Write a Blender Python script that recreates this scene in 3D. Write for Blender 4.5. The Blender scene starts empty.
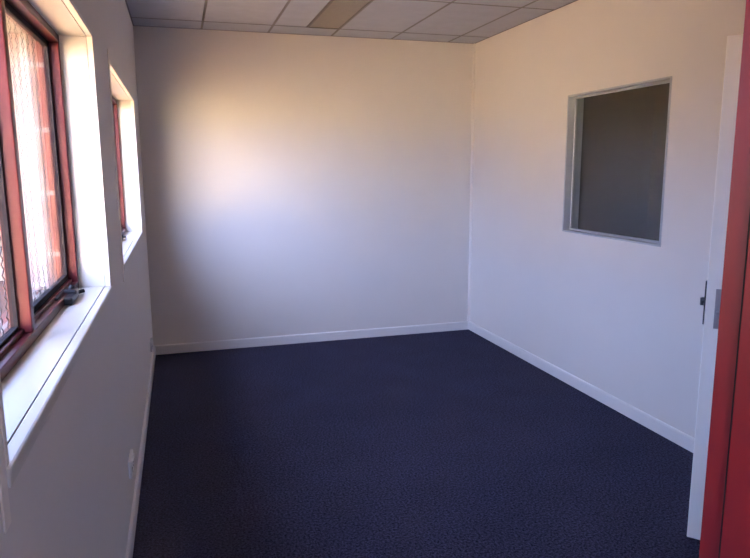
import bpy, bmesh, math, random
from mathutils import Vector, Matrix
random.seed(4)
scene = bpy.context.scene
col = scene.collection

# ------------------------------------------------------------------ sizes (metres)
L, W, H = 5.7065, 2.9337, 2.6737          # room: depth (y), width (x), height (z)
FRONT = 0.593                             # room face of the red door frame
TILE_X0, TILE_W = 0.521, 0.537            # ceiling grid across the room
TILE_Y0, TILE_D = L - 0.299, 1.0362       # ceiling grid along the room
CAM = Vector((0.27277, 0.0, 1.56261))

# ------------------------------------------------------------------ materials
def nodes(name):
    m = bpy.data.materials.new(name); m.use_nodes = True
    nt = m.node_tree
    return m, nt, nt.nodes['Principled BSDF'], nt.nodes['Material Output']

def noise(nt, scale, detail=3.0, rough=0.5):
    tc = nt.nodes.new('ShaderNodeTexCoord')
    n = nt.nodes.new('ShaderNodeTexNoise')
    n.inputs['Scale'].default_value = scale
    n.inputs['Detail'].default_value = detail
    n.inputs['Roughness'].default_value = rough
    nt.links.new(tc.outputs['Object'], n.inputs['Vector'])
    return n

def paint(name, rgb, rough=0.5, vary=0.04, scale=6.0, bump=0.0, bump_scale=120.0, metallic=0.0, spec=0.5):
    m, nt, b, out = nodes(name)
    n = noise(nt, scale)
    r = nt.nodes.new('ShaderNodeValToRGB')
    r.color_ramp.elements[0].position = 0.3
    r.color_ramp.elements[1].position = 0.7
    r.color_ramp.elements[0].color = tuple(c * (1 - vary) for c in rgb) + (1,)
    r.color_ramp.elements[1].color = tuple(min(1, c * (1 + vary)) for c in rgb) + (1,)
    nt.links.new(n.outputs['Fac'], r.inputs['Fac'])
    nt.links.new(r.outputs['Color'], b.inputs['Base Color'])
    b.inputs['Roughness'].default_value = rough
    b.inputs['Metallic'].default_value = metallic
    b.inputs['Specular IOR Level'].default_value = spec
    if bump:
        n2 = noise(nt, bump_scale, 4)
        bp = nt.nodes.new('ShaderNodeBump')
        bp.inputs['Strength'].default_value = bump
        bp.inputs['Distance'].default_value = 0.002
        nt.links.new(n2.outputs['Fac'], bp.inputs['Height'])
        nt.links.new(bp.outputs['Normal'], b.inputs['Normal'])
    return m

def glass(name, tint=(0.96, 0.98, 0.97), rough=0.0, ior=1.5):
    m, nt, b, out = nodes(name)
    nt.nodes.remove(b)
    tr = nt.nodes.new('ShaderNodeBsdfTransparent'); tr.inputs['Color'].default_value = tint + (1,)
    gl = nt.nodes.new('ShaderNodeBsdfGlossy'); gl.inputs['Roughness'].default_value = rough
    fr = nt.nodes.new('ShaderNodeFresnel'); 
    geo = nt.nodes.new('ShaderNodeNewGeometry')          # same reflectance on the way in and the way out of the thin pane
    mr = nt.nodes.new('ShaderNodeMapRange')
    mr.inputs['To Min'].default_value = ior; mr.inputs['To Max'].default_value = 1 / ior
    nt.links.new(geo.outputs['Backfacing'], mr.inputs['Value'])
    nt.links.new(mr.outputs['Result'], fr.inputs['IOR'])
    mx = nt.nodes.new('ShaderNodeMixShader')
    nt.links.new(fr.outputs['Fac'], mx.inputs['Fac'])
    nt.links.new(tr.outputs['BSDF'], mx.inputs[1])
    nt.links.new(gl.outputs['BSDF'], mx.inputs[2])
    nt.links.new(mx.outputs['Shader'], out.inputs['Surface'])
    return m

def carpet_material():
    m, nt, b, out = nodes('carpet')
    n1 = noise(nt, 95.0, 3, 0.8)
    n2 = noise(nt, 3.0, 3)
    r = nt.nodes.new('ShaderNodeValToRGB')
    r.color_ramp.elements[0].position = 0.36; r.color_ramp.elements[0].color = CARPET_DARK + (1,)
    r.color_ramp.elements[1].position = 0.66; r.color_ramp.elements[1].color = CARPET_LIGHT + (1,)
    nt.links.new(n1.outputs['Fac'], r.inputs['Fac'])
    mx = nt.nodes.new('ShaderNodeMix'); mx.data_type = 'RGBA'; mx.blend_type = 'MULTIPLY'
    mx.inputs['Factor'].default_value = 0.35
    nt.links.new(r.outputs['Color'], mx.inputs[6])
    nt.links.new(n2.outputs['Fac'], mx.inputs[7])
    nt.links.new(mx.outputs[2], b.inputs['Base Color'])
    b.inputs['Roughness'].default_value = 1.0
    b.inputs['Specular IOR Level'].default_value = 0.1
    bp = nt.nodes.new('ShaderNodeBump')
    bp.inputs['Strength'].default_value = 0.9; bp.inputs['Distance'].default_value = 0.006
    nt.links.new(n1.outputs['Fac'], bp.inputs['Height'])
    nt.links.new(bp.outputs['Normal'], b.inputs['Normal'])
    return m

def brick_material(rot=(math.pi / 2, 0, 0)):
    m, nt, b, out = nodes('brick')
    tc = nt.nodes.new('ShaderNodeTexCoord')
    mp = nt.nodes.new('ShaderNodeMapping'); mp.inputs['Rotation'].default_value = rot
    br = nt.nodes.new('ShaderNodeTexBrick')
    br.inputs['Scale'].default_value = 2.2
    br.inputs['Color1'].default_value = (0.20, 0.085, 0.06, 1)
    br.inputs['Color2'].default_value = (0.15, 0.06, 0.045, 1)
    br.inputs['Mortar'].default_value = (0.26, 0.23, 0.20, 1)
    nt.links.new(tc.outputs['Object'], mp.inputs['Vector'])
    nt.links.new(mp.outputs['Vector'], br.inputs['Vector'])
    nt.links.new(br.outputs['Color'], b.inputs['Base Color'])
    b.inputs['Roughness'].default_value = 0.9
    return m

CARPET_DARK, CARPET_LIGHT = (0.006, 0.006, 0.016), (0.088, 0.088, 0.160)
M_WALL = paint('cream_wall_paint', (0.68, 0.645, 0.61), 0.6, 0.012, 3.0, 0.12, 220)
M_TRIM = paint('white_gloss_trim', (0.72, 0.70, 0.68), 0.32, 0.015, 5.0)
M_ARCH = paint('cream_trim_paint', (0.80, 0.75, 0.68), 0.45, 0.02, 5.0)
M_LINING = paint('white_lining_paint', (0.58, 0.555, 0.51), 0.35, 0.015, 5.0)
M_TILE = paint('ceiling_tile', (0.40, 0.42, 0.47), 0.9, 0.04, 9.0, 0.4, 260)
M_GRID = paint('grid_metal_gap_shade', (0.17, 0.15, 0.14), 0.5, 0.03)  # dark tone stands for the shadow gaps round the tiles
M_RED = paint('red_frame_paint', (0.215, 0.013, 0.022), 0.45, 0.05, 14.0, 0.05, 60, spec=0.3)
M_MAROON = paint('maroon_aluminium', (0.085, 0.013, 0.016), 0.34, 0.04, 8.0, spec=0.2)
M_SEAL = paint('black_rubber_seal', (0.02, 0.016, 0.018), 0.85, spec=0.12)
M_BLACK = paint('black_plastic', (0.012, 0.012, 0.016), 0.45, spec=0.25)
M_STEEL = paint('satin_steel', (0.42, 0.42, 0.45), 0.38, 0.03, 40, metallic=0.9)
M_DARKSTEEL = paint('dark_bronze_metal', (0.10, 0.10, 0.11), 0.42, 0.03, 40, metallic=0.8)
M_DOOR = paint('white_door_paint', (0.93, 0.92, 0.88), 0.35, 0.012, 4.0)
M_GREY = paint('grey_blue_frame_paint', (0.40, 0.42, 0.45), 0.4, 0.02, 6.0)
M_PLASTIC = paint('white_plastic', (0.92, 0.92, 0.93), 0.35, 0.01)
M_DIFFUSER = paint('prismatic_diffuser', (0.20, 0.175, 0.135), 0.35, 0.05, 30, 0.6, 90)
M_MESH = paint('dark_security_mesh', (0.028, 0.026, 0.024), 0.5, 0.03)
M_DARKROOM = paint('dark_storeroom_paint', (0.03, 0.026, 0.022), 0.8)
M_HALL = paint('hall_paint', (0.55, 0.50, 0.45), 0.7)
M_GROUND = paint('warm_bounce_paving', (0.19, 0.115, 0.060), 0.9, 0.10, 1.5, 0.3, 30)
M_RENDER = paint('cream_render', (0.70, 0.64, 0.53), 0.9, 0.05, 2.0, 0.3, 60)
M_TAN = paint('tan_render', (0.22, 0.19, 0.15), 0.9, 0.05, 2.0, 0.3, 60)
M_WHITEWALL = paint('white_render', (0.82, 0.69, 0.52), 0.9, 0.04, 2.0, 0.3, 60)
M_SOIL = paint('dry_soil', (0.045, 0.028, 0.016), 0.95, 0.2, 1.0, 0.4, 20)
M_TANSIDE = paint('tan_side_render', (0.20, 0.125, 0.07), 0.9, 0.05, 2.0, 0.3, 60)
M_ROOF = paint('roof_sheet', (0.45, 0.42, 0.40), 0.6)
M_BRICK = brick_material()
M_BRICKX = brick_material((math.pi / 2, 0, math.pi / 2))
M_CARPET = carpet_material()
M_GLASS = glass('clear_glass')

# ------------------------------------------------------------------ mesh helpers
def box(bm, x0, x1, y0, y1, z0, z1, bevel=0.0, seg=2):
    v = [bm.verts.new((x, y, z)) for z in (z0, z1) for y in (y0, y1) for x in (x0, x1)]
    fs = [bm.faces.new([v[i] for i in q]) for q in
          ((0, 2, 3, 1), (4, 5, 7, 6), (0, 1, 5, 4), (2, 6, 7, 3), (0, 4, 6, 2), (1, 3, 7, 5))]
    if bevel:
        es = list({e for f in fs for e in f.edges})
        bmesh.ops.bevel(bm, geom=es, offset=bevel, segments=seg, profile=0.5, affect='EDGES')

def tube(bm, a, b, r, seg=14, r2=None, caps=True):
    a, b = Vector(a), Vector(b); d = (b - a)
    q = d.to_track_quat('Z', 'Y').to_matrix()
    r2 = r if r2 is None else r2
    A = [bm.verts.new(a + q @ Vector((r * math.cos(t), r * math.sin(t), 0))) for t in [2 * math.pi * i / seg for i in range(seg)]]
    B = [bm.verts.new(b + q @ Vector((r2 * math.cos(t), r2 * math.sin(t), 0))) for t in [2 * math.pi * i / seg for i in range(seg)]]
    for i in range(seg):
        j = (i + 1) % seg
        bm.faces.new((A[i], A[j], B[j], B[i]))
    if caps:
        bm.faces.new(A[::-1]); bm.faces.new(B)

def obj(name, bm, mat, parent=None, smooth=False):
    bmesh.ops.recalc_face_normals(bm, faces=bm.faces[:])
    me = bpy.data.meshes.new(name); bm.to_mesh(me); bm.free()
    me.materials.append(mat)
    if smooth:
        for p in me.polygons: p.use_smooth = True
    o = bpy.data.objects.new(name, me); col.objects.link(o)
    if parent is not None:
        o.parent = parent
    return o

def boxes(name, mat, parent, *bs, bevel=0.0):
    bm = bmesh.new()
    for b in bs: box(bm, *b, bevel=bevel)
    return obj(name, bm, mat, parent)

def tag(o, label, cat, kind=None, group=None):
    o['label'] = label; o['category'] = cat
    if kind: o['kind'] = kind
    if group: o['group'] = group
    return o

def empty(name, loc, label, cat, kind=None, group=None):
    o = bpy.data.objects.new(name, None); o.empty_display_size = 0.1
    o.location = loc; col.objects.link(o)
    return tag(o, label, cat, kind, group)

def wall(name, mat, axis, t0, t1, a0, a1, z0, z1, holes):
    """A wall slab with rectangular openings, only its outer faces. axis 'x': thickness along x, runs along y."""
    As = sorted({a0, a1, *[h[0] for h in holes], *[h[1] for h in holes]})
    Zs = sorted({z0, z1, *[h[2] for h in holes], *[h[3] for h in holes]})
    na, nz = len(As) - 1, len(Zs) - 1
    def solid(i, j):
        if not (0 <= i < na and 0 <= j < nz): return False
        a, z = (As[i] + As[i + 1]) / 2, (Zs[j] + Zs[j + 1]) / 2
        return not any(h[0] < a < h[1] and h[2] < z < h[3] for h in holes)
    bm = bmesh.new(); cache = {}
    def V(t, a, z):
        k = (t, a, z)
        if k not in cache:
            cache[k] = bm.verts.new((t, a, z) if axis == 'x' else (a, t, z))
        return cache[k]
    for i in range(na):
        for j in range(nz):
            if not solid(i, j): continue
            a, b, c, d = As[i], As[i + 1], Zs[j], Zs[j + 1]
            for t in (t0, t1):
                bm.faces.new((V(t, a, c), V(t, b, c), V(t, b, d), V(t, a, d)))
            if not solid(i - 1, j): bm.faces.new((V(t0, a, c), V(t1, a, c), V(t1, a, d), V(t0, a, d)))
            if not solid(i + 1, j): bm.faces.new((V(t0, b, c), V(t1, b, c), V(t1, b, d), V(t0, b, d)))
            if not solid(i, j - 1): bm.faces.new((V(t0, a, c), V(t1, a, c), V(t1, b, c), V(t0, b, c)))
            if not solid(i, j + 1): bm.faces.new((V(t0, a, d), V(t1, a, d), V(t1, b, d), V(t0, b, d)))
    return obj(name, bm, mat)

# ------------------------------------------------------------------ room shell
W1 = (1.063, 2.671, 1.118, 2.037)      # near window on the left wall (clear opening y0,y1,z0,z1)
W2 = (3.327, 5.060, 1.114, 2.040)      # far window on the left wall
W3 = (3.130, 4.147, 1.101, 2.056)      # inner window on the right wall
D1 = (1.700, 2.640, 0.0, 2.075)        # side doorway in the right wall
LIN = 0.018
def grow(w): return (w[0] - LIN, w[1] + LIN, w[2] - 0.03, w[3] + LIN)
D2 = (0.010, 0.910, -0.2, 2.10)        # entrance doorway in the front wall

tag(wall('wall_left', M_WALL, 'x', -0.165, 0.0, 0.43, L + 0.15, -0.2, H + 0.1, [grow(W1), grow(W2)]),
    'long left wall of cream plaster in shade, pierced by two red framed windows', 'wall', 'structure')
tag(wall('wall_brick_outside', M_BRICKX, 'x', -0.275, -0.165, 0.43, L + 0.15, -0.25, H + 0.16, [W1, W2]),
    'outer brick skin of the left wall, seen as brick reveals through the windows', 'wall', 'structure')
tag(wall('wall_back', M_WALL, 'y', L, L + 0.15, 0.0, W, -0.2, H + 0.1, []),
    'blank cream far wall facing the entrance, lit warm above and bluish below', 'wall', 'structure')
tag(wall('wall_right', M_WALL, 'x', W, W + 0.12, 0.43, L + 0.15, -0.2, H + 0.1, [W3, D1]),
    'right wall of cream plaster holding the dark glazed inner window', 'wall', 'structure')
tag(wall('wall_front', M_WALL, 'y', 0.44, 0.58, 0.0, W, -0.2, H + 0.1, [D2]),
    'front wall around the red framed entrance doorway', 'wall', 'structure')
bm = bmesh.new(); box(bm, 0, W, 0.43, L, -0.05, 0.0)
tag(obj('floor', bm, M_CARPET), 'dark navy loop pile carpet covering the whole floor', 'floor', 'structure')

# ceiling: lay-in tiles with a grid darkened to stand for the gaps' shade
xs = [0.0] + [TILE_X0 + TILE_W * i for i in range(5)] + [W]
ys = [L, TILE_Y0] + [TILE_Y0 - TILE_D * i for i in range(1, 5)] + [0.58]
LIGHT = (1.330, TILE_X0 + TILE_W * 2, TILE_Y0 - TILE_D, TILE_Y0)
bm = bmesh.new(); G = 0.008
xsplit = sorted(xs + [LIGHT[0]])
for j in range(len(ys) - 1):
    y1, y0 = ys[j], ys[j + 1]
    row = xsplit if j == 1 else xs
    for i in range(len(row) - 1):
        if j == 1 and abs(row[i] - LIGHT[0]) < 1e-6: continue
        box(bm, row[i] + G, row[i + 1] - G, y0 + G, y1 - G, H, H + 0.015, bevel=0.003, seg=1)
ceil = tag(obj('ceiling', bm, M_TILE), 'suspended ceiling of pale grey lay-in tiles in a dark line grid', 'ceiling', 'structure')
bm = bmesh.new()
for x in xs[1:-1]: box(bm, x - G, x + G, 0.58, L, H - 0.0005, H + 0.03)
box(bm, LIGHT[0] - G, LIGHT[0] + G, LIGHT[2], LIGHT[3], H - 0.0005, H + 0.03)
for y in ys[1:-1]: box(bm, 0, W, y - G, y + G, H - 0.0010, H + 0.0302)
for b in ((0, G + .002, 0.58, L), (W - G - .002, W, 0.58, L), (0, W, L - G - .002, L), (0, W, 0.58, 0.59)):  # dark edge strips standing for the shadow gap along the walls
    box(bm, *b, H - 0.0015, H + 0.0295)
obj('ceiling_grid', bm, M_GRID, ceil)
bm = bmesh.new(); box(bm, -0.62, W + 2.2, -2.9, L + 0.6, H + 0.16, H + 0.24)
tag(obj('roof', bm, M_ROOF), 'flat roof sheet above the ceiling with a short eave', 'roof', 'structure')

# baseboards with a rounded top edge
def baseboard(name, pts, label):
    """pts: pairs of (start, end, inward normal) in plan."""
    prof = [(0, 0), (0.014, 0), (0.014, 0.068), (0.012, 0.076), (0.007, 0.080), (0, 0.080)]
    bm = bmesh.new()
    for a, b, n in pts:
        a, b, n = Vector(a), Vector(b), Vector(n)
        A = [bm.verts.new((a.x + n.x * d, a.y + n.y * d, z)) for d, z in prof]
        B = [bm.verts.new((b.x + n.x * d, b.y + n.y * d, z)) for d, z in prof]
        for i in range(len(prof)):
            j = (i + 1) % len(prof)
            bm.faces.new((A[i], A[j], B[j], B[i]))
        bm.faces.new(A[::-1]); bm.faces.new(B)
    return tag(obj(name, bm, M_TRIM), label, 'baseboard', 'structure')
baseboard('baseboard_left', [((0, 0.60), (0, L), (1, 0))], 'low painted baseboard along the foot of the left wall')
baseboard('baseboard_back', [((0, L), (W, L), (0, -1))], 'low white baseboard along the foot of the far wall')
baseboard('baseboard_right', [((W, D1[1] + 0.06), (W, L), (-1, 0)), ((W, 0.58), (W, D1[0] - 0.06), (-1, 0))], 'low white baseboard along the foot of the right wall')
baseboard('baseboard_front', [((0.96, 0.58), (W, 0.58), (0, 1))], 'low white baseboard along the foot of the front wall')
bm = bmesh.new()
pts = [(W, L), (W - 0.018, L), (W - 0.016, L - 0.008), (W - 0.008, L - 0.016), (W, L - 0.018)]
A = [bm.verts.new((x, y, 0.08)) for x, y in pts]; B = [bm.verts.new((x, y, H)) for x, y in pts]
for i in range(5): bm.faces.new((A[i], A[(i + 1) % 5], B[(i + 1) % 5], B[i]))
bm.faces.new(A); bm.faces.new(B[::-1])
tag(obj('trim_1', bm, M_WALL), 'thin vertical cover strip in the corner of far and right walls', 'trim', 'structure')

# ------------------------------------------------------------------ the two red windows in the left wall
def red_window(name, w, mullion, label, winder_y, mesh):
    y0, y1, z0, z1 = w
    root = empty(name, (0, (y0 + y1) / 2, z0), label, 'window', 'structure')
    def P(nm, mat, *bs, bevel=0.0, parent=None):
        o = boxes(nm, mat, parent or root, *bs, bevel=bevel)
        if parent is None: o.matrix_parent_inverse = Matrix.Translation(-root.location)
        return o
    t = LIN
    # white reveal lining, sill and the cream edge bead round the opening
    e = -0.017
    P('reveal_lining', M_LINING, (-0.164, e, y0 - t, y0, z0, z1), (-0.164, e, y1, y1 + t, z0, z1), (-0.164, e, y0 - t, y1 + t, z1, z1 + t))
    P('sill', M_LINING, (-0.164, e - 0.004, y0 - t, y1 + t, z0 - 0.03, z0))
    P('sill_nosing', M_LINING, (e - 0.004, 0.007, y0 - t, y1 + t, z0 - 0.034, z0 - 0.0015), bevel=0.005)
    d = 0.002
    P('edge_bead', M_ARCH, (e, 0.003, y0 - t, y0 - d, z0, z1 + d), (e, 0.003, y1 + d, y1 + t, z0, z1 + d), (e, 0.003, y0 - t, y1 + t, z1 + d, z1 + t), bevel=0.0015)
    # slim cover strip beside the opening, running past it above and below
    P('cover_strip', M_ARCH, (0.0, 0.0035, y0 - t - 0.042, y0 - t - 0.008, 1.035, 2.096), bevel=0.0015)
    # maroon aluminium frame
    xi, xo, fw = -0.108, -0.160, 0.028
    P('frame', M_MAROON, (xo, xi, y0, y0 + fw, z0, z1), (xo, xi, y1 - fw, y1, z0, z1),
      (xo, xi, y0, y1, z1 - fw, z1), (xo, xi, y0, y1, z0, z0 + fw), (xo, xi - 0.02, y0, y1, z0, z0 + fw + 0.012), bevel=0.002)
    P('mullion', M_MAROON, (xo, xi, mullion - 0.018, mullion + 0.018, z0 + fw, z1 - fw), bevel=0.003)
    # fixed light (near) and awning sash (far)
    def bead(a, b, c, d, s):
        return ((-0.155, -0.139, a, a + s, c, d), (-0.155, -0.139, b - s, b, c, d), (-0.155, -0.139, a, b, c, c + s), (-0.155, -0.139, a, b, d - s, d))
    P('glazing_seal', M_SEAL, *bead(y0 + fw, mullion - 0.018, z0 + fw + 0.010, z1 - fw, 0.010))
    P('pane', M_GLASS, (-0.1475, -0.1435, y0 + fw + 0.004, mullion - 0.022, z0 + fw + 0.012, z1 - fw - 0.004))
    a, b, c, d = mullion + 0.018, y1 - fw, z0 + fw + 0.010, z1 - fw
    sash = P('awning_sash', M_SEAL, *bead(a, b, c, d, 0.022), bevel=0.002)
    g = boxes('pane', M_GLASS, sash, (-0.1475, -0.1435, a + 0.014, b - 0.014, c + 0.014, d - 0.014))
    # diamond security mesh outside the glass of the near window
    if mesh:
        bm = bmesh.new(); px, pz, r = 0.085, 0.056, 0.0018
        ny = int((y1 - y0) / px); nz = int((z1 - z0) / (pz / 2))
        for i in range(ny + 1):
            for s in (0, 1):
                prev = None
                for k in range(nz + 1):
                    yy = min(y0 + i * px + ((k + s) % 2) * px / 2, y1)
                    zz = z0 + k * pz / 2
                    if prev: tube(bm, (-0.185, prev[0], prev[1]), (-0.185, yy, zz), r, 4, caps=False)
                    prev = (yy, zz)
        me = obj('security_mesh', bm, M_MESH, root); me.matrix_parent_inverse = Matrix.Translation(-root.location)
    # chain winder sitting on the bottom rail
    wy = winder_y; wz = z0
    bm = bmesh.new()
    box(bm, -0.128, -0.082, wy - 0.085, wy + 0.065, wz + 0.001, wz + 0.027, bevel=0.007, seg=3)
    box(bm, -0.122, -0.080, wy + 0.000, wy + 0.060, wz + 0.020, wz + 0.038, bevel=0.006, seg=3)
    wn = obj('window_winder', bm, M_BLACK, root); wn.matrix_parent_inverse = Matrix.Translation(-root.location)
    wn['label'] = 'black plastic chain winder'
    bm = bmesh.new()
    tube(bm, (-0.104, wy + 0.035, wz + 0.032), (-0.100, wy + 0.048, wz + 0.042), 0.009)
    tube(bm, (-0.102, wy + 0.046, wz + 0.040), (-0.092, wy + 0.118, wz + 0.010), 0.006)
    tube(bm, (-0.092, wy + 0.118, wz + 0.009), (-0.074, wy + 0.130, wz + 0.012), 0.007)
    obj('crank_handle', bm, M_BLACK, wn)
    bm = bmesh.new()
    box(bm, -0.138, -0.118, wy - 0.13, wy + 0.10, wz + 0.0275, wz + 0.036, bevel=0.003)
    obj('chain_guide', bm, M_BLACK, wn)
    return root
red_window('window_1', W1, 1.850, 'near red framed window with white sill, nearest the entrance on the left wall', 2.40, True)
red_window('window_2', W2, 4.150, 'far red framed window with white reveal, close to the far left corner', 4.42, False)

# ------------------------------------------------------------------ inner window on the right wall
y0, y1, z0, z1 = W3
w3 = empty('window_3', (W, (y0 + y1) / 2, z0), 'dark glazed inner window with slim grey frame on the right wall', 'window', 'structure')
def P3(nm, mat, *bs, bevel=0.0):
    o = boxes(nm, mat, w3, *bs, bevel=bevel); o.matrix_parent_inverse = Matrix.Translation(-w3.location); return o
f = 0.012
P3('frame', M_GREY, (W - 0.006, W + 0.118, y0, y0 + f, z0, z1), (W - 0.006, W + 0.118, y1 - f, y1, z0, z1),
   (W - 0.006, W + 0.118, y0, y1, z0, z0 + f), (W - 0.006, W + 0.118, y0, y1, z1 - f, z1), bevel=0.0015)
s = 0.012; xa, xb = W + 0.046, W + 0.062
P3('glazing_bead', M_GREY, (xa, xb, y0 + f, y0 + f + s, z0 + f, z1 - f), (xa, xb, y1 - f - s, y1 - f, z0 + f, z1 - f),
   (xa, xb, y0 + f, y1 - f, z0 + f, z0 + f + s), (xa, xb, y0 + f, y1 - f, z1 - f - s, z1 - f), bevel=0.002)
P3('pane', M_GLASS, (W + 0.064, W + 0.070, y0 + f, y1 - f, z0 + f, z1 - f))

# unlit storeroom behind the inner window, and the passage behind the side door
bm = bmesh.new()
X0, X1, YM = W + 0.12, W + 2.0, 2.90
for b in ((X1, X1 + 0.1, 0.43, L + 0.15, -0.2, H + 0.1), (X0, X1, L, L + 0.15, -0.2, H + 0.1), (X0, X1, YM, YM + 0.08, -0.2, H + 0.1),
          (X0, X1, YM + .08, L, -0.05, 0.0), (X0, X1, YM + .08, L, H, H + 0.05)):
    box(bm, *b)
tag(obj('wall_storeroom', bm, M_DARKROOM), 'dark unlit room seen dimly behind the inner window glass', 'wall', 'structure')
bm = bmesh.new()
for b in ((X0, X1, 0.44, 0.58, -0.2, H + 0.1), (X0, X1, 0.58, YM, -0.05, 0.0), (X0, X1, 0.58, YM, H, H + 0.05)):
    box(bm, *b)
tag(obj('wall_passage', bm, M_HALL), 'dim passage beyond the side doorway behind the open white door', 'wall', 'structure')

# ------------------------------------------------------------------ white side door, standing open
tag(boxes('trim_2', M_DOOR, None,
      (W - 0.012, W + 0.13, D1[1] - 0.035, D1[1] + 0.0, 0.0, D1[3]), (W - 0.012, W + 0.13, D1[0], D1[0] + 0.035, 0.0, D1[3]),
      (W - 0.012, W + 0.13, D1[0], D1[1], D1[3] - 0.03, D1[3]),
      (W - 0.014, W, D1[1] - 0.01, D1[1] + 0.05, 0.0, D1[3] + 0.05), (W - 0.014, W, D1[0] - 0.05, D1[0] + 0.01, 0.0, D1[3] + 0.05),
      (W - 0.014, W, D1[0] - 0.05, D1[1] + 0.05, D1[3] - 0.01, D1[3] + 0.05), bevel=0.002),
    'white timber frame of the side doorway in the right wall', 'door frame', 'structure')
LEAF, TH = 0.835, 0.070
E0 = Vector((2.261, 2.065, 0.0))                 # far corner of the latch edge
head = math.radians(49.5)                        # leaf heading, from +y towards +x
door = empty('door_1', E0, 'white door standing ajar at the right, its edge and lock plate toward the entrance', 'door', 'structure')
door.rotation_euler.z = math.pi / 2 - head       # local x runs along the leaf to the hinges, local -y through its thickness
bm = bmesh.new(); box(bm, 0, LEAF, -TH, 0, 0.012, 2.040, bevel=0.003)
obj('door_leaf', bm, M_DOOR, door)
bm = bmesh.new(); box(bm, -0.0022, 0.001, -0.060, -0.034, 0.925, 1.085, bevel=0.0008)
lp = obj('lock_faceplate', bm, M_STEEL, door); lp['label'] = 'satin steel lock faceplate'
bm = bmesh.new(); box(bm, -0.013, 0.0, -0.054, -0.040, 0.975, 0.995, bevel=0.003)
obj('latch_bolt', bm, M_STEEL, lp)
bm = bmesh.new(); box(bm, 0.030, 0.072, 0.0, 0.009, 0.930, 1.108, bevel=0.002)
hp = obj('handle_plate', bm, M_DARKSTEEL, door); hp['label'] = 'dark metal handle plate'
bm = bmesh.new()
tube(bm, (0.050, 0.008, 1.026), (0.050, 0.020, 1.026), 0.012)
tube(bm, (0.050, 0.018, 1.036), (0.050, 0.018, 1.006), 0.007)
obj('snib_handle', bm, M_DARKSTEEL, hp)
for hz in (0.22, 1.02, 1.82):
    bm = bmesh.new()
    tube(bm, (LEAF + 0.004, 0.004, hz - 0.05), (LEAF + 0.004, 0.004, hz + 0.05), 0.007)
    box(bm, LEAF - 0.0005, LEAF + 0.002, -0.035, 0.004, hz - 0.05, hz + 0.05)
    obj('hinge', bm, M_STEEL, door)

# ------------------------------------------------------------------ red entrance frame around the camera's doorway
xl, xr = 0.050, 0.865
bm = bmesh.new()
YR = 0.549                                        # where the rebate meets the stop
for sx in (1, -1):
    face = xr if sx > 0 else xl
    back = face + sx * 0.040
    stop = face - sx * 0.015
    pr = [(back, FRONT), (face, FRONT), (face, YR), (stop, YR), (stop, 0.43), (back, 0.43)]
    A = [bm.verts.new((x, y, 0.0)) for x, y in pr]; B = [bm.verts.new((x, y, 2.055)) for x, y in pr]
    for i in range(6): bm.faces.new((A[i], A[(i + 1) % 6], B[(i + 1) % 6], B[i]))
    bm.faces.new(A); bm.faces.new(B[::-1])
box(bm, xl - 0.04, xr + 0.04, 0.43, FRONT, 2.055, 2.10)
box(bm, xl, xr, 0.43, YR, 2.040, 2.055)
ent = tag(obj('trim_3', bm, M_RED), 'glossy red rebated door frame of the entrance at the right picture edge', 'door frame', 'structure')

boxes('groove_shade_line', M_SEAL, ent, (xr - 0.0155, xr - 0.014, YR - 0.0012, YR + 0.0005, 0.0, 2.04), (xl + 0.014, xl + 0.0155, YR - 0.0012, YR + 0.0005, 0.0, 2.04))  # dark line on the stop edge, standing for the shaded groove

# ------------------------------------------------------------------ ceiling light (switched off)
lx0, lx1, ly0, ly1 = LIGHT
lamp = empty('ceiling_light', ((lx0 + lx1) / 2, (ly0 + ly1) / 2, H), 'unlit recessed fluorescent light with yellowed diffuser in the tiled ceiling', 'ceiling light')
def PL(nm, mat, *bs, bevel=0.0):
    o = boxes(nm, mat, lamp, *bs, bevel=bevel); o.matrix_parent_inverse = Matrix.Translation(-lamp.location); return o
PL('housing', M_TRIM, (lx0 + .006, lx1 - .006, ly0 + .006, ly1 - .006, H + 0.085, H + 0.09), (lx0 + .006, lx0 + .009, ly0 + .006, ly1 - .006, H + 0.005, H + 0.085),
   (lx1 - .009, lx1 - .006, ly0 + .006, ly1 - .006, H + 0.005, H + 0.085), (lx0 + .009, lx1 - .009, ly0 + .006, ly0 + .009, H + 0.005, H + 0.085), (lx0 + .009, lx1 - .009, ly1 - .009, ly1 - .006, H + 0.005, H + 0.085))
PL('bezel', M_GRID, (lx0 - .004, lx0 + .012, ly0 - .004, ly1 + .004, H - 0.004, H + 0.006), (lx1 - .012, lx1 + .004, ly0 - .004, ly1 + .004, H - 0.004, H + 0.006),
   (lx0 + .012, lx1 - .012, ly0 - .004, ly0 + .012, H - 0.004, H + 0.006), (lx0 + .012, lx1 - .012, ly1 - .012, ly1 + .004, H - 0.004, H + 0.006), bevel=0.001)
PL('diffuser', M_DIFFUSER, (lx0 + .010, lx1 - .010, ly0 + .010, ly1 - .010, H + 0.0005, H + 0.0045))

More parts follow.
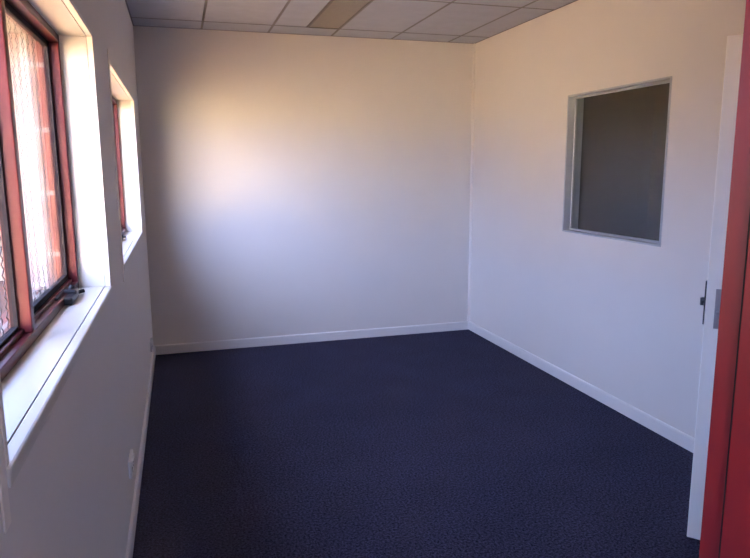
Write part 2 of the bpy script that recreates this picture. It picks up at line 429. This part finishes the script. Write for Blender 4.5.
# ------------------------------------------------------------------ power outlets low on the left wall
def outlet(y, z, label):
    root = empty('power_outlet', (0, y, z), label, 'power outlet', group='power outlets on the left wall')
    bm = bmesh.new(); box(bm, 0.0, 0.013, -0.070, 0.070, -0.040, 0.040, bevel=0.003)
    obj('cover_plate', bm, M_PLASTIC, root)
    for s in (-1, 1):
        bm = bmesh.new(); box(bm, 0.012, 0.019, s * 0.036 - 0.008, s * 0.036 + 0.008, 0.010, 0.030, bevel=0.002)
        obj('switch', bm, M_PLASTIC, root)
        bm = bmesh.new()
        for dy, dz, a in ((-0.007, -0.008, 0.5), (0.007, -0.008, -0.5), (0, -0.022, 0)):
            c = Vector((0.0132, s * 0.030 + dy, dz)); d = Vector((0, math.sin(a), math.cos(a))) * 0.0045
            tube(bm, c - d, c + d, 0.0012, 6)
        obj('socket', bm, M_BLACK, root)
    return root
outlet(2.93, 0.268, 'white double power outlet low on the left wall, the one nearer the entrance')
outlet(5.25, 0.205, 'white double power outlet low on the left wall, beside the far corner')

# ------------------------------------------------------------------ outdoors
bm = bmesh.new(); box(bm, -60, 60, -60, 60, -0.35, -0.26)
tag(obj('ground', bm, M_SOIL), 'dark brown open ground around the building', 'ground', 'structure')
bm = bmesh.new(); box(bm, -9.5, -0.9, -3.5, 5.0, -0.30, -0.25)  # paving added out of view to bounce warm sunlight into the room
tag(obj('bounce_paving', bm, M_GROUND), 'unseen warm paving added outside to bounce sunlight up through the windows', 'path', 'structure')
bm = bmesh.new(); box(bm, -0.18, W + 0.12, -2.72, 0.43, -0.249, -0.0)
tag(obj('floor_vestibule', bm, M_RENDER), 'bare concrete floor of the lobby before the red entrance frame', 'floor', 'structure')
bm = bmesh.new()
for b in ((W, W + 0.12, -2.6, 0.43, -0.2, H + 0.1), (-0.18, W + 0.12, -2.72, 0.44, H, H + 0.1)):
    box(bm, *b)
tag(obj('wall_vestibule', bm, M_HALL), 'dim lobby walls behind the red entrance frame', 'wall', 'structure')
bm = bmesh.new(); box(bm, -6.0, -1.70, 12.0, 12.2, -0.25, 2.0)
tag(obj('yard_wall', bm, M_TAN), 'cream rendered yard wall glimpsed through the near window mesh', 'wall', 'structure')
bm = bmesh.new(); box(bm, -1.70, -1.45, 11.95, 12.25, -0.25, 2.2)
tag(obj('brick_pier', bm, M_BRICK), 'red brick pier ending the cream yard wall outside', 'pier', 'structure')

bm = bmesh.new(); box(bm, -9.5, -1.7, -3.7, -3.5, -0.25, 1.9)  # wall added out of view; reflects sun through the windows onto the far wall
tag(obj('bounce_wall', bm, M_WHITEWALL), 'unseen sunlit cream wall added outside to bounce warm light onto the far wall', 'wall', 'structure')

tag(wall('wall_vestibule_back', M_HALL, 'y', -2.72, -2.6, -0.18, W + 0.12, -0.2, H + 0.1, [(1.4, 2.1, 0.5, 2.05)]),  # opening added behind the camera to brighten the left wall
    'lobby wall with an unglazed opening added to send daylight onto the left wall', 'wall', 'structure')
tag(wall('wall_vestibule_left', M_HALL, 'x', -0.18, -0.06, -2.6, 0.43, -0.2, H + 0.1, [(-1.08, -0.62, 1.25, 2.00)]),  # opening added out of view to light the red jamb
    'lobby wall with an opening added to throw daylight onto the red entrance frame', 'wall', 'structure')

bm = bmesh.new(); box(bm, -8.2, -8.0, 1.2, 20.0, -0.26, 2.5)  # wall added out of view to cut blue sky light on the right wall
tag(obj('sky_block_wall', bm, M_TANSIDE), 'unseen tan wall added across the yard to block low blue sky light', 'wall', 'structure')

# ------------------------------------------------------------------ daylight
SKY, SKY_LEVEL = (0.40, 0.53, 1.0), 5.6
GLOW, GLOW_LEVEL, GLOW_DIR = (0.50, 0.58, 1.0), 16.0, (-0.46, -0.80, 0.40)
w = bpy.data.worlds.new('sky'); scene.world = w; w.use_nodes = True
nt = w.node_tree; bg = nt.nodes['Background']
# clear blue sky, plus an added bright lobe that lights the lower far wall
tc = nt.nodes.new('ShaderNodeTexCoord')
dot = nt.nodes.new('ShaderNodeVectorMath'); dot.operation = 'DOT_PRODUCT'
dot.inputs[1].default_value = Vector(GLOW_DIR).normalized()
nt.links.new(tc.outputs['Generated'], dot.inputs[0])
ramp = nt.nodes.new('ShaderNodeMapRange'); ramp.interpolation_type = 'SMOOTHSTEP'
ramp.inputs['From Min'].default_value = 0.66; ramp.inputs['From Max'].default_value = 0.97
nt.links.new(dot.outputs['Value'], ramp.inputs['Value'])
mixc = nt.nodes.new('ShaderNodeMix'); mixc.data_type = 'RGBA'
mixc.inputs[6].default_value = tuple(c * SKY_LEVEL for c in SKY) + (1,)
mixc.inputs[7].default_value = tuple(c * GLOW_LEVEL for c in GLOW) + (1,)
nt.links.new(ramp.outputs['Result'], mixc.inputs['Factor'])
nt.links.new(mixc.outputs[2], bg.inputs['Color']); bg.inputs['Strength'].default_value = 1.0
sun = bpy.data.lights.new('sun', 'SUN'); sun.energy = 170.0; sun.color = (1.0, 0.88, 0.72); sun.angle = math.radians(0.6)
so = bpy.data.objects.new('sun', sun); col.objects.link(so)
so.rotation_euler = Vector((-0.13, -0.89, -0.42)).to_track_quat('-Z', 'Y').to_euler()

# ------------------------------------------------------------------ camera
yaw, pitch, roll = 0.28951036, 0.16865387, -0.00554496
fw = Vector((math.sin(yaw) * math.cos(pitch), math.cos(yaw) * math.cos(pitch), -math.sin(pitch)))
rt = Vector((math.cos(yaw), -math.sin(yaw), 0)); up = rt.cross(fw)
r2 = rt * math.cos(roll) + up * math.sin(roll); u2 = up * math.cos(roll) - rt * math.sin(roll)
cam = bpy.data.cameras.new('camera'); co = bpy.data.objects.new('camera', cam); col.objects.link(co)
m = Matrix((r2, u2, -fw)).transposed().to_4x4(); m.translation = CAM
co.matrix_world = m
cam.sensor_fit = 'HORIZONTAL'; cam.sensor_width = 36.0; cam.lens = 652.938 / 750 * 36.0
cam.clip_start = 0.02; cam.clip_end = 300
scene.camera = co

scene.cycles.max_bounces = 14; scene.cycles.diffuse_bounces = 10
scene.cycles.transparent_max_bounces = 16
vs = scene.view_settings
vs.view_transform = 'Standard'; vs.look = 'None'; vs.gamma = 1.0; vs.use_curve_mapping = False
vs.exposure = 1.25
